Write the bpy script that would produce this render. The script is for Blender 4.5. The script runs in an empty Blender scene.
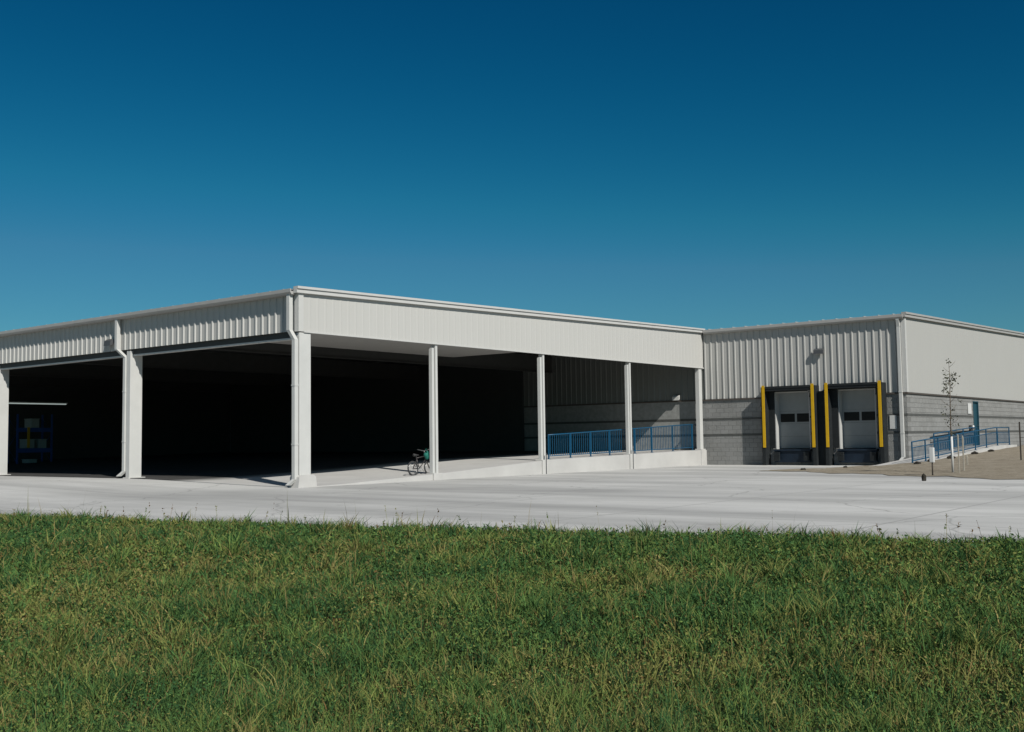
import bpy, bmesh, math, random
import numpy as np
from mathutils import Vector, Matrix, Quaternion
random.seed(7)
rng = np.random.default_rng(11)
R = math.radians
scn = bpy.context.scene
COL = scn.collection

# ------------------------------------------------------------------ materials
def new_mat(name):
    m = bpy.data.materials.new(name); m.use_nodes = True
    nt = m.node_tree; b = nt.nodes['Principled BSDF']
    return m, nt, b
def N(nt, t, **k):
    n = nt.nodes.new(t)
    for a, v in k.items(): setattr(n, a, v)
    return n
def coords(nt, scale=(1, 1, 1), rot=(0, 0, 0)):
    tc = N(nt, 'ShaderNodeTexCoord'); mp = N(nt, 'ShaderNodeMapping')
    mp.inputs['Scale'].default_value = scale; mp.inputs['Rotation'].default_value = rot
    nt.links.new(tc.outputs['Object'], mp.inputs['Vector'])
    return mp.outputs['Vector']
def noise(nt, vec, scale, detail=4, rough=.55):
    n = N(nt, 'ShaderNodeTexNoise'); n.inputs['Scale'].default_value = scale
    n.inputs['Detail'].default_value = detail; n.inputs['Roughness'].default_value = rough
    nt.links.new(vec, n.inputs['Vector']); return n.outputs['Fac']
def ramp(nt, fac, stops):
    r = N(nt, 'ShaderNodeValToRGB'); e = r.color_ramp.elements
    e[0].position, e[0].color = stops[0][0], (*stops[0][1], 1)
    e[1].position, e[1].color = stops[-1][0], (*stops[-1][1], 1)
    for p, c in stops[1:-1]:
        x = e.new(p); x.color = (*c, 1)
    nt.links.new(fac, r.inputs['Fac']); return r.outputs['Color']
def mix(nt, fac, a, b, mode='MIX'):
    m = N(nt, 'ShaderNodeMix', data_type='RGBA', blend_type=mode)
    if isinstance(fac, (int, float)): m.inputs['Factor'].default_value = fac
    else: nt.links.new(fac, m.inputs['Factor'])
    for s, v in (('A', a), ('B', b)):
        i = [q for q in m.inputs if q.name == s and q.type == 'RGBA'][0]
        if isinstance(v, tuple): i.default_value = (*v, 1)
        else: nt.links.new(v, i)
    return [q for q in m.outputs if q.type == 'RGBA'][0]
def bump(nt, b, h, strength, dist=.01):
    n = N(nt, 'ShaderNodeBump'); n.inputs['Strength'].default_value = strength
    n.inputs['Distance'].default_value = dist
    nt.links.new(h, n.inputs['Height']); nt.links.new(n.outputs['Normal'], b.inputs['Normal'])

def plain(name, c, rough=.6, metal=0, var=.08, scale=3., spec=.3, bmp=0):
    m, nt, b = new_mat(name)
    v = coords(nt); f = noise(nt, v, scale, 5)
    lo = tuple(x * (1 - var) for x in c); hi = tuple(min(1, x * (1 + var)) for x in c)
    nt.links.new(ramp(nt, f, [(.3, lo), (.7, hi)]), b.inputs['Base Color'])
    b.inputs['Roughness'].default_value = rough; b.inputs['Metallic'].default_value = metal
    b.inputs['Specular IOR Level'].default_value = spec
    if bmp: bump(nt, b, noise(nt, v, scale * 12, 3), bmp)
    return m

def panel_mat(name, c):
    m, nt, b = new_mat(name)
    v = coords(nt, (1, 1, .12)); f = noise(nt, v, 1.7, 6, .6)
    f2 = noise(nt, coords(nt), .35, 3)
    a = ramp(nt, f, [(.3, tuple(x * .975 for x in c)), (.65, c)])
    a = mix(nt, f2, a, tuple(x * .94 for x in (c[0], c[1], c[2] * .99)))
    nt.links.new(a, b.inputs['Base Color'])
    b.inputs['Roughness'].default_value = .55; b.inputs['Specular IOR Level'].default_value = .3
    bump(nt, b, noise(nt, coords(nt, (1, 1, .5)), 1.2, 2), .10, .02)   # slight oil canning
    return m

def block_mat(name, axis):
    """split-face concrete block; axis = 'v' wall runs along Y, 'u' wall runs along X"""
    m, nt, b = new_mat(name)
    tc = N(nt, 'ShaderNodeTexCoord'); sp = N(nt, 'ShaderNodeSeparateXYZ'); cb = N(nt, 'ShaderNodeCombineXYZ')
    nt.links.new(tc.outputs['Object'], sp.inputs[0])
    nt.links.new(sp.outputs['Y' if axis == 'v' else 'X'], cb.inputs['X']); nt.links.new(sp.outputs['Z'], cb.inputs['Y'])
    br = N(nt, 'ShaderNodeTexBrick'); nt.links.new(cb.outputs[0], br.inputs['Vector'])
    br.inputs['Scale'].default_value = 1; br.inputs['Brick Width'].default_value = .406
    br.inputs['Row Height'].default_value = .2; br.inputs['Mortar Size'].default_value = .007
    br.inputs['Mortar Smooth'].default_value = .3; br.inputs['Bias'].default_value = 0
    br.inputs['Color1'].default_value = (0.2738, 0.2753, 0.2664, 1); br.inputs['Color2'].default_value = (0.3256, 0.3271, 0.3182, 1)
    br.inputs['Mortar'].default_value = (0.2146, 0.2146, 0.2072, 1)
    f = noise(nt, tc.outputs['Object'], 9, 8, .7)
    f1 = noise(nt, tc.outputs['Object'], .8, 4)
    c = mix(nt, f, br.outputs['Color'], ramp(nt, f, [(.3, (0.1332, 0.1332, 0.1295)), (.75, (0.3108, 0.3108, 0.3034))]), 'OVERLAY')
    c = mix(nt, ramp(nt, f1, [(.35, (0, 0, 0)), (.8, (.5, .5, .5))]), c, (.31, .31, .305))
    nt.links.new(c, b.inputs['Base Color']); b.inputs['Roughness'].default_value = .95
    b.inputs['Specular IOR Level'].default_value = .1
    ad = N(nt, 'ShaderNodeMath', operation='SUBTRACT'); nt.links.new(noise(nt, tc.outputs['Object'], 14, 6, .7), ad.inputs[0])
    nt.links.new(br.outputs['Fac'], ad.inputs[1]); bump(nt, b, ad.outputs[0], .8, .03)
    return m

def yard_mat():
    m, nt, b = new_mat('yard_concrete')
    w = coords(nt)
    base = ramp(nt, noise(nt, w, .35, 7, .6), [(.3, (.48, .477, .458)), (.7, (.56, .556, .536))])
    # long tyre stains running the way the vehicles drive
    s = coords(nt, (1, .16, 1), (0, 0, R(-38)))
    st = ramp(nt, noise(nt, s, .26, 5, .62), [(.43, (0, 0, 0)), (.64, (1, 1, 1))])
    c = mix(nt, st, base, mix(nt, .6, base, (.2, .2, .195)))
    s2 = coords(nt, (1, .07, 1), (0, 0, R(-50)))
    st2 = ramp(nt, noise(nt, s2, .8, 6, .65), [(.55, (0, 0, 0)), (.75, (.7, .7, .7))])
    c = mix(nt, st2, c, mix(nt, .4, c, (0.185, 0.185, 0.1776)))
    bl = ramp(nt, noise(nt, w, 1.8, 6, .7), [(.60, (0, 0, 0)), (.72, (.6, .6, .6))])
    c = mix(nt, bl, c, (.40, .395, .38))
    # saw-cut joints
    br = N(nt, 'ShaderNodeTexBrick'); br.offset = 0; nt.links.new(w, br.inputs['Vector'])
    br.inputs['Scale'].default_value = 1; br.inputs['Brick Width'].default_value = 4.6; br.inputs['Row Height'].default_value = 4.6
    br.inputs['Mortar Size'].default_value = .022; br.inputs['Mortar Smooth'].default_value = .1
    c = mix(nt, br.outputs['Fac'], c, (0.3108, 0.3071, 0.296))
    cr = N(nt, 'ShaderNodeTexVoronoi', feature='DISTANCE_TO_EDGE'); cr.inputs['Scale'].default_value = .16
    wv = N(nt, 'ShaderNodeVectorMath', operation='ADD'); nz = N(nt, 'ShaderNodeTexNoise'); nz.inputs['Scale'].default_value = .7; nz.inputs['Detail'].default_value = 5
    nt.links.new(w, nz.inputs['Vector']); nt.links.new(w, wv.inputs[0]); nt.links.new(nz.outputs['Color'], wv.inputs[1]); nt.links.new(wv.outputs[0], cr.inputs['Vector'])
    c = mix(nt, ramp(nt, cr.outputs['Distance'], [(.0015, (.7, .7, .7)), (.0045, (0, 0, 0))]), c, (.22, .22, .21))
    od = ramp(nt, noise(nt, w, .9, 3, .5), [(.68, (0, 0, 0)), (.76, (.55, .55, .55))])
    c = mix(nt, od, c, (.26, .255, .24))
    sm = ramp(nt, noise(nt, w, 22, 6, .8), [(.25, (.9, .9, .9)), (.7, (1, 1, 1))])
    c = mix(nt, 1., c, sm, 'MULTIPLY')
    nt.links.new(c, b.inputs['Base Color']); b.inputs['Roughness'].default_value = .88; b.inputs['Specular IOR Level'].default_value = .2
    bump(nt, b, noise(nt, w, 30, 4), .15, .01)
    return m

def floor_mat():
    m, nt, b = new_mat('canopy_floor_concrete')
    w = coords(nt)
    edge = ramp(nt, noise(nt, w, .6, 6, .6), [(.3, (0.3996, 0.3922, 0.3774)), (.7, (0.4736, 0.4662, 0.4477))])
    inner_shade = ramp(nt, noise(nt, w, .8, 6, .6), [(.3, (0.037, 0.037, 0.037)), (.7, (0.0666, 0.06512, 0.0629))])  # dark tone that paints the shade deep under the canopy into the floor
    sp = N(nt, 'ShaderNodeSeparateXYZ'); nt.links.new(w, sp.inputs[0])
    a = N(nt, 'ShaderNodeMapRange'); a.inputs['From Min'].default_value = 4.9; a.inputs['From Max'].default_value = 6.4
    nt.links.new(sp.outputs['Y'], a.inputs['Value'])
    c = mix(nt, a.outputs[0], edge, inner_shade)
    nt.links.new(c, b.inputs['Base Color']); b.inputs['Roughness'].default_value = .85; b.inputs['Specular IOR Level'].default_value = .15
    return m

def dirt_mat():
    m, nt, b = new_mat('bare_dirt')
    w = coords(nt)
    c = ramp(nt, noise(nt, w, 2.2, 10, .75), [(.3, (.24, .205, .155)), (.5, (.335, .295, .23)), (.7, (.42, .38, .31))])
    c2 = ramp(nt, noise(nt, w, 17, 8, .8), [(.35, (.62, .6, .58)), (.62, (1, 1, 1))])
    nt.links.new(mix(nt, 1., c, c2, 'MULTIPLY'), b.inputs['Base Color']); b.inputs['Roughness'].default_value = 1; b.inputs['Specular IOR Level'].default_value = .05
    bump(nt, b, noise(nt, w, 9, 8, .8), .9, .06)
    return m

def soil_mat():
    m, nt, b = new_mat('field_soil')
    w = coords(nt)
    c = ramp(nt, noise(nt, w, 1.1, 8, .7), [(.3, (0.02368, 0.0296, 0.01332)), (.55, (0.037, 0.04588, 0.01924)), (.75, (0.0629, 0.0592, 0.0296))])
    nt.links.new(c, b.inputs['Base Color']); b.inputs['Roughness'].default_value = 1; b.inputs['Specular IOR Level'].default_value = .05
    bump(nt, b, noise(nt, w, 14, 6, .8), .8, .05)
    return m

def grass_mat():
    m, nt, b = new_mat('grass_blades')
    at = N(nt, 'ShaderNodeAttribute', attribute_name='tone')
    nt.links.new(at.outputs['Color'], b.inputs['Base Color'])
    b.inputs['Roughness'].default_value = .85; b.inputs['Specular IOR Level'].default_value = .08
    tr = N(nt, 'ShaderNodeBsdfTranslucent'); nt.links.new(at.outputs['Color'], tr.inputs['Color'])
    mx = N(nt, 'ShaderNodeMixShader'); mx.inputs[0].default_value = .22
    out = nt.nodes['Material Output']
    nt.links.new(b.outputs[0], mx.inputs[1]); nt.links.new(tr.outputs[0], mx.inputs[2]); nt.links.new(mx.outputs[0], out.inputs['Surface'])
    return m

M = dict(
    panel=panel_mat('ribbed_white_steel', (0.458, 0.452, 0.43)),
    wallpanel=panel_mat('ribbed_white_wall_steel', (0.3922, 0.3885, 0.37)),
    trim=plain('trim_steel', (0.4736, 0.4699, 0.4514), .45, 0, .03),
    gutter=plain('gutter_steel', (0.3404, 0.333, 0.3182), .45, 0, .05),
    steel=plain('painted_column_steel', (0.4884, 0.4884, 0.4699), .5, 0, .04, 2),
    roof=plain('roof_steel', (0.407, 0.407, 0.3922), .45, .0, .05),
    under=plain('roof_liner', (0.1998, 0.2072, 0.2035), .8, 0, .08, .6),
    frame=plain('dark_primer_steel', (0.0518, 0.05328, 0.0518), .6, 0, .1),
    block_v=block_mat('split_face_block_v', 'v'), block_u=block_mat('split_face_block_u', 'u'),
    shadedpanel=panel_mat('shade_darkened_wall_steel', (.16, .17, .162)),  # wall steel with the canopy's shade put into its colour
    shadedblock=plain('shade_darkened_block', (.25, .255, .247), .9, 0, .15, 5, .1, .4),  # same block as outside, darkened in colour for the shade under the roof
    band=plain('smooth_dark_block_course', (.075, .077, .073), .9, 0, .12, 6),
    flash=plain('brown_flashing', (0.074, 0.0629, 0.0555), .6, 0, .1),
    concrete=plain('cast_concrete', (0.444, 0.4366, 0.4181), .9, 0, .10, 1.6, .15, .2),
    rubber=plain('dock_rubber', (0.01628, 0.01924, 0.02072), .75, 0, .2, 5, .2, .2),
    yellow=plain('yellow_guide_strip', (0.5328, 0.3182, 0.0074), .45, 0, .06, 4),
    door=plain('door_panel_paint', (.24, .255, .255), .5, 0, .05),
    jamb=plain('door_jamb_paint', (0.4588, 0.4588, 0.444), .5, 0, .04),
    glass=plain('dark_door_glass', (.005, .006, .007), .35, 0, .05, 2, .2),
    leveler=plain('dock_leveler_steel', (0.01036, 0.01924, 0.0333), .5, .2, .2),
    blue=plain('blue_rail_paint', (.006, .066, .135), .4, 0, .06),
    bluedoor=plain('teal_door_paint', (0.0148, 0.0555, 0.0777), .45, 0, .05),
    white=plain('white_paint', (0.5476, 0.5476, 0.5328), .5, 0, .04),
    lampgrey=plain('lamp_housing', (0.0814, 0.0851, 0.0888), .5, .2, .08),
    lens=plain('lamp_lens', (0.37, 0.3848, 0.3848), .2, 0, .05, 5, .5),
    post=plain('weathered_dark_post', (0.0518, 0.0444, 0.037), .8, 0, .2, 8),
    wood=plain('pale_stake_wood', (0.3404, 0.3108, 0.259), .8, 0, .12, 14),
    bark=plain('young_bark', (0.1184, 0.0925, 0.0703), .9, 0, .2, 20, .1, .4),
    leaf=plain('sapling_leaf', (.055, .058, .032), .6, 0, .3, 6),
    rock=plain('dark_clod', (0.0407, 0.037, 0.03108), 1, 0, .3, 9, .05, .6),
    tyre=plain('tyre_rubber', (.04, .04, .04), .8, 0, .1),
    rim=plain('bicycle_rim', (0.259, 0.2664, 0.2664), .3, .7, .05),
    bike=plain('bicycle_frame_paint', (0.0444, 0.0407, 0.0407), .35, .1, .05),
    green=plain('green_cloth', (0.0148, 0.1332, 0.1036), .8, 0, .15),
    rackblue=plain('rack_blue_paint', (0.0148, 0.074, 0.2664), .5, 0, .05),
    carton=plain('carton', (0.3108, 0.2664, 0.1998), .9, 0, .1),
    bin=plain('pale_bin_plastic', (0.2812, 0.3404, 0.3256), .5, 0, .05),
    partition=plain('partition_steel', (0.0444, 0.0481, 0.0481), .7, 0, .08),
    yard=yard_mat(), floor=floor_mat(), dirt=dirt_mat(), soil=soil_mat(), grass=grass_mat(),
)
m, nt, b = new_mat('strip_light_glow'); b.inputs['Base Color'].default_value = (.8, .8, .8, 1)
b.inputs['Emission Color'].default_value = (.85, 1, .95, 1); b.inputs['Emission Strength'].default_value = .32
M['glow'] = m

# ------------------------------------------------------------------ mesh helpers
class MB:
    """collects shapes into one bmesh that becomes one mesh object"""
    def __init__(s): s.bm = bmesh.new(); s.mats = []
    def mi(s, m):
        if m not in s.mats: s.mats.append(m)
        return s.mats.index(m)
    def face(s, pts, m=None):
        f = s.bm.faces.new([s.bm.verts.new(p) for p in pts])
        if m: f.material_index = s.mi(m)
        return f
    def box(s, a, c, m=None, bev=0):
        (x0, y0, z0), (x1, y1, z1) = [min(p, q) for p, q in zip(a, c)], [max(p, q) for p, q in zip(a, c)]
        v = [s.bm.verts.new(p) for p in ((x0, y0, z0), (x1, y0, z0), (x1, y1, z0), (x0, y1, z0), (x0, y0, z1), (x1, y0, z1), (x1, y1, z1), (x0, y1, z1))]
        fs = [s.bm.faces.new([v[i] for i in q]) for q in ((3, 2, 1, 0), (4, 5, 6, 7), (0, 1, 5, 4), (1, 2, 6, 5), (2, 3, 7, 6), (3, 0, 4, 7))]
        if m:
            for f in fs: f.material_index = s.mi(m)
        if bev:
            es = list({e for f in fs for e in f.edges})
            bmesh.ops.bevel(s.bm, geom=es, offset=bev, segments=2, affect='EDGES', profile=.6)
        return v
    def prism(s, poly, axis, a, c, m=None):
        """extrude a 2D polygon (two remaining coordinates, in xyz order) along axis between a and c"""
        def P(t, q):
            q = list(q); q.insert(axis, t); return tuple(q)
        va = [s.bm.verts.new(P(a, q)) for q in poly]; vc = [s.bm.verts.new(P(c, q)) for q in poly]
        fs = [s.bm.faces.new(va[::-1]), s.bm.faces.new(vc)]
        for i in range(len(poly)):
            j = (i + 1) % len(poly); fs.append(s.bm.faces.new((va[i], va[j], vc[j], vc[i])))
        if m:
            for f in fs: f.material_index = s.mi(m)
    def tube(s, pts, r, n=8, m=None, closed=False, r1=None):
        pts = [Vector(p) for p in pts]; rings = []
        k = len(pts)
        for i, p in enumerate(pts):
            if closed: t = pts[(i + 1) % k] - pts[i - 1]
            else: t = pts[min(i + 1, k - 1)] - pts[max(i - 1, 0)]
            t.normalize()
            a = t.cross(Vector((0, 0, 1)))
            if a.length < .05: a = t.cross(Vector((0, 1, 0)))
            a.normalize(); b2 = t.cross(a)
            rr = r if r1 is None else r + (r1 - r) * i / max(1, k - 1)
            rings.append([s.bm.verts.new(p + (a * math.cos(2 * math.pi * j / n) + b2 * math.sin(2 * math.pi * j / n)) * rr) for j in range(n)])
        fs = []
        for i in range(k if closed else k - 1):
            A, B = rings[i], rings[(i + 1) % k]
            for j in range(n): fs.append(s.bm.faces.new((A[j], A[(j + 1) % n], B[(j + 1) % n], B[j])))
        if not closed:
            fs.append(s.bm.faces.new(rings[0][::-1])); fs.append(s.bm.faces.new(rings[-1]))
        for f in fs:
            f.smooth = True
            if m: f.material_index = s.mi(m)
    def build(s, name, mat, parent=None):
        bmesh.ops.recalc_face_normals(s.bm, faces=s.bm.faces)
        me = bpy.data.meshes.new(name); s.bm.to_mesh(me); s.bm.free()
        mats = s.mats or [mat]
        for q in mats: me.materials.append(M[q])
        o = bpy.data.objects.new(name, me); COL.objects.link(o)
        if parent:
            o.parent = parent
            par = parent; off = Vector((0, 0, 0))
            while par: off += par.location; par = par.parent
            # vertices are given in world coordinates: move them into the parent's frame
            me.transform(Matrix.Translation(-off))
        return o

def thing(name, label, cat, loc=(0, 0, 0), group=None):
    o = bpy.data.objects.new(name, None); COL.objects.link(o); o.location = loc
    o['label'] = label; o['category'] = cat
    if group: o['group'] = group
    return o
def tag(o, label=None, cat=None, group=None, kind=None):
    if label: o['label'] = label
    if cat: o['category'] = cat
    if group: o['group'] = group
    if kind: o['kind'] = kind
    return o
def dup(root):
    def rec(o, par):
        c = o.copy(); COL.objects.link(c); c.parent = par
        for ch in o.children: rec(ch, c)
        return c
    return rec(root, None)

# ------------------------------------------------------------------ layout (x = along the sunny faces, y = along the dock wall, metres)
D = 24.40          # x of the dock wall
E_ = -9.32         # y of the warehouse corner
LV = 35.6          # y of the canopy's far end
ZC = 4.52          # underside of the fascias
SL = .0262         # roof slope along x
def zroof(x): return 5.63 + .0222 * x + .0045 * max(0, x - 24.4)               # underside of eave trim / top of panels
def sst(a, b, x):
    t = min(1, max(0, (x - a) / (b - a))); return t * t * (3 - 2 * t)
def zleft(y): return .16 * sst(0, 9, y)
def zfloor(x, y):
    r = np.interp(x, [0, 1.5, 5.8, 12.2, 18, 23, 30], [0.02, .03, .2, .52, .6, .68, .7])
    return float(r) + zleft(y) * max(0, 1 - x / 12) if y < 60 else 0

# ------------------------------------------------------------------ setting
def edge_x(y):      # grass / concrete boundary
    return float(np.interp(y, [-80, -40, -28, -20.8, -12, -4.9, 4, 20, 60], [15, 0, -3.9, -6.55, -9.25, -10.35, -11.5, -12.9, -15.3])) \
        + .10 * math.sin(y * 1.7) + .07 * math.sin(y * 4.3 + 1)
def field_z(x, y):
    d = edge_x(y) - x
    if d < 0: return -.06
    return -.03 - .34 * sst(.2, 9, d) + .03 * math.sin(x * 1.3 + y * .7) * sst(0, 3, d)

def ground():
    xs = [-4000, -1500, -500, -160, -70, -45] + list(np.arange(-34, -3, .5)) + [-2, 0, 10, 30, 60, 120, 500, 1500, 4000]
    ys = [-4000, -1500, -500, -160, -80, -55] + list(np.arange(-45, 20, .75)) + [24, 30, 40, 60, 120, 500, 1500, 4000]
    bm = MB(); g = [[bm.bm.verts.new((x, y, field_z(x, min(max(y, -79), 59)) if x < 40 else -.06)) for y in ys] for x in xs]
    for i in range(len(xs) - 1):
        for j in range(len(ys) - 1):
            bm.bm.faces.new((g[i][j], g[i + 1][j], g[i + 1][j + 1], g[i][j + 1])).smooth = True
    tag(bm.build('ground', 'soil'), kind='structure')
ground()

def yard():
    bm = MB(); rows = []
    ys = sorted(set([-80, -60] + [round(v, 3) for v in np.arange(-45, 45, .5)] + [0.0, E_, 60]))
    for y in ys:
        xf = -.02 if y > 0 else D + 1.0
        if y < -12: xf = 20 - (-12 - y) * .4
        e = edge_x(y)
        rows.append([bm.bm.verts.new((e + (xf - e) * t, y, zleft(y))) for t in np.linspace(0, 1, 12)])
    for a, c in zip(rows, rows[1:]):
        for j in range(11):
            bm.bm.faces.new((a[j], a[j + 1], c[j + 1], c[j]))
    # thin vertical edge down into the grass
    for a, c in zip(rows, rows[1:]):
        p, q = a[0].co, c[0].co
        bm.face([p, q, (q.x, q.y, q.z - .15), (p.x, p.y, p.z - .15)])
    tag(bm.build('yard', 'yard'), kind='structure')
yard()

def canopy_floor():
    bm = MB(); xs = list(np.linspace(0, D + .1, 42)); ys = [-.05, 0, 1, 2, 3, 4, 5, 6, 7, 8, 9, 12, 18, 24, 30, LV + .3]
    g = [[bm.bm.verts.new((x, y, zfloor(x, y))) for y in ys] for x in xs]
    for i in range(len(xs) - 1):
        for j in range(len(ys) - 1): bm.bm.faces.new((g[i][j], g[i + 1][j], g[i + 1][j + 1], g[i][j + 1]))
        a, c = g[i][0].co, g[i + 1][0].co      # the raised face towards the yard
        bm.face([a, c, (c.x, c.y, -.2), (a.x, a.y, -.2)])
    for j in range(len(ys) - 1):
        a, c = g[0][j].co, g[0][j + 1].co
        bm.face([a, c, (c.x, c.y, -.2), (a.x, a.y, -.2)])
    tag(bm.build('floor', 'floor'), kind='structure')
canopy_floor()

def dirt_edge(y):    # x of the dirt boundary on the yard side
    return 11.33 + (y + 16.62) * .552 + .35 * math.sin(y * 2.1) + .2 * math.sin(y * 5.3 + 1)
def zdirt(x, y):
    d = (x - (11.33 + (y + 16.62) * .552)) * .875
    t = max(0, d - .2)
    return .012 + .036 * t * sst(-7.2, -11.5, y) * 1. + .02 * math.sin(x * 1.9 + y) * math.sin(y * 1.4) * sst(0, 3, d)
def dirt():
    bm = MB(); rows = []
    ys = [-6.4, -7.0, -7.6, -8.2, -8.7, -9.3] + list(np.arange(-9.9, -34, -.6)) + [-45, -60]
    for y in ys:
        x0 = dirt_edge(y)
        x1 = {-6.4: 17.8, -7.0: 19.6, -7.6: 20.8, -8.2: 22.0, -8.7: 22.8, -9.3: 23.6}.get(y, 60)
        ts = np.linspace(0, 1, 40) ** 1.5
        rows.append([bm.bm.verts.new((x0 + (x1 - x0) * t, y + .08 * math.sin(t * 9), zdirt(x0 + (x1 - x0) * t, y) if 0 < t < 1 or y < -9.5 else .012)) for t in ts])
    for a, c in zip(rows, rows[1:]):
        for j in range(39): bm.bm.faces.new((a[j], a[j + 1], c[j + 1], c[j])).smooth = True
    tag(bm.build('dirt', 'dirt'), kind='structure')
dirt()

# ramp beside the warehouse
def zramp(x): return float(np.interp(x, [18, 19, 33, 60], [.03, .06, .70, .70]))
def ramp_walk():
    bm = MB(); xs = list(np.linspace(18.2, 33, 16)) + [36.4]
    y0, y1 = -10.68, E_ - .004
    for a, c in zip(xs, xs[1:]):
        bm.face([(a, y0, zramp(a)), (c, y0, zramp(c)), (c, y1, zramp(c)), (a, y1, zramp(a))])
        bm.face([(a, y0, zramp(a)), (c, y0, zramp(c)), (c, y0, -.3), (a, y0, -.3)])
        bm.face([(a, y1, zramp(a)), (c, y1, zramp(c)), (c, y1, -.3), (a, y1, -.3)])
    for x in (18.2, 36.4): bm.face([(x, y0, zramp(x)), (x, y1, zramp(x)), (x, y1, -.3), (x, y0, -.3)])
    tag(bm.build('ramp', 'concrete'), kind='structure')
ramp_walk()

# ------------------------------------------------------------------ ribbed steel cladding
def ribbed(bm, axis, fixed, out, a, c, zb, zt, pitch=.305, depth=None):
    """ribbed sheet running along `axis` (0=x,1=y) at the coordinate `fixed` of the other axis, ribs towards `out`"""
    if depth is None: depth = .034 if axis == 1 else .0045
    if a > c: a, c = c, a
    prof = [(0, 0)]; s = a
    pts = []
    while s < c:
        for ds, h in ((0, 0), (.200, 0), (.222, depth), (.268, depth), (.290, 0)):
            if s + ds < c: pts.append((s + ds, h))
        s += pitch
    pts.append((c, 0))
    lo = lambda t: zb(t) if callable(zb) else zb
    hi = lambda t: zt(t) if callable(zt) else zt
    prev = None
    for t, h in pts:
        o = fixed + out * h
        p = (t, o) if axis == 0 else (o, t)
        v = (bm.bm.verts.new((*p, lo(t))), bm.bm.verts.new((*p, hi(t))))
        if prev: bm.bm.faces.new((prev[0], v[0], v[1], prev[1]))
        prev = v

def downspout(parent, x, y, ztop, zbend, zbot, name='downspout', dy=-.22, dx=.0):
    bm = MB(); w = .064
    # upper run on the gutter face, offset bend under the fascia, lower run down the column, kick-out at the foot
    pts = [(x, y, ztop), (x, y, zbend), (x + dx, y + dy, zbend - .28), (x + dx, y + dy, zbot + .22), (x + dx - .16, y + dy + .10, zbot + .06)]
    for a, c in zip(pts, pts[1:]):
        a, c = Vector(a), Vector(c)
        lo, hi = (c, a) if c.z < a.z else (a, c)
        q = [(-w, -w), (w, -w), (w, w), (-w, w)]
        va = [bm.bm.verts.new((lo.x + i, lo.y + j, lo.z - .005)) for i, j in q]
        vc = [bm.bm.verts.new((hi.x + i, hi.y + j, hi.z + .005)) for i, j in q]
        bm.bm.faces.new(va[::-1]); bm.bm.faces.new(vc)
        for i in range(4): bm.bm.faces.new((va[i], va[(i + 1) % 4], vc[(i + 1) % 4], vc[i]))
    for z in (zbot + 1.2, zbot + 2.9):
        bm.box((x + dx - .075, y + dy - .075, z), (x + dx + .075, y + dy + .075, z + .04))
    return bm.build(name, 'steel', parent)

def wall_pack(parent, x, y, z, k=1.0, name='wall_lamp', mat='lampgrey', q=.42):
    """flood lamp on a short arm, pointing down, mounted on a wall that faces -x"""
    bm = MB()
    X = lambda d: x - d * q
    bm.box((X(.05), y - .07, z - .05), (x, y + .07, z + .14), bev=.006)
    bm.tube([(X(.03), y, z + .07), (X(.1), y, z + .12), (X(.18), y, z + .08)], .024, 8)
    bm.prism([(X(.12), z + .14), (X(.38), z + .07), (X(.42), z - .10), (X(.15), z - .04)], 1, y - .20 * k, y + .20 * k)
    o = bm.build(name, mat, parent)
    l = MB(); l.prism([(X(.17), z - .047), (X(.40), z - .097), (X(.398), z - .112), (X(.168), z - .062)], 1, y - .17 * k, y + .17 * k)
    l.build('lens', 'lens', o)
    return o

# ------------------------------------------------------------------ canopy
cy = thing('canopy', 'long white steel canopy with open bays and slim columns, left of the dock building', 'canopy', (0, 0, 0))
bm = MB()      # west fascia (shaded side) and its return
ribbed(bm, 1, 0, -1, .17, LV, ZC, zroof(0))
bm.build('side_fascia', 'panel', cy)
bm = MB()
ribbed(bm, 0, 0, -1, .17, D - .04, ZC, lambda x: zroof(x))
bm.build('front_fascia', 'panel', cy)
bm = MB()      # inner faces of the two fascias
bm.box((.05, .2, ZC + .01), (.09, LV - .02, 5.6)); bm.box((.2, .05, ZC + .01), (D - .05, .09, 5.6))
bm.build('fascia_backing', 'frame', cy)
bm = MB()      # corner trim, lower edge trims, rake trim, eave gutter
bm.box((-.045, -.045, ZC - .02), (.14, .14, 5.62))
bm.build('corner_trim', 'trim', cy)
bm = MB()
bm.box((.16, -.05, ZC - .045), (D - .05, .04, ZC - .001))
bm.build('fascia_sill', 'trim', cy)
bm = MB()      # rake trim along the roof's sloping edge
q = lambda x, d: zroof(x) + d
for (y0, y1, d0, d1) in ((-.11, .05, -.02, .10), (-.15, .05, .10, .17)):
    v = [bm.bm.verts.new(p) for p in ((-.16, y0, q(-.16, d0)), (D - .02, y0, q(D, d0)), (D - .02, y1, q(D, d0)), (-.16, y1, q(-.16, d0)),
                                      (-.16, y0, q(-.16, d1)), (D - .02, y0, q(D, d1)), (D - .02, y1, q(D, d1)), (-.16, y1, q(-.16, d1)))]
    for f in ((3, 2, 1, 0), (4, 5, 6, 7), (0, 1, 5, 4), (1, 2, 6, 5), (2, 3, 7, 6), (3, 0, 4, 7)): bm.bm.faces.new([v[i] for i in f])
bm.build('rake_trim', 'trim', cy)
bm = MB()
bm.prism([(-.02, 5.57), (-.22, 5.57), (-.27, 5.63), (-.27, 5.73), (-.24, 5.73), (-.24, 5.66), (-.02, 5.66)], 1, .06, LV)
bm.build('gutter', 'gutter', cy)
bm = MB()      # roof deck with standing seams
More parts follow.
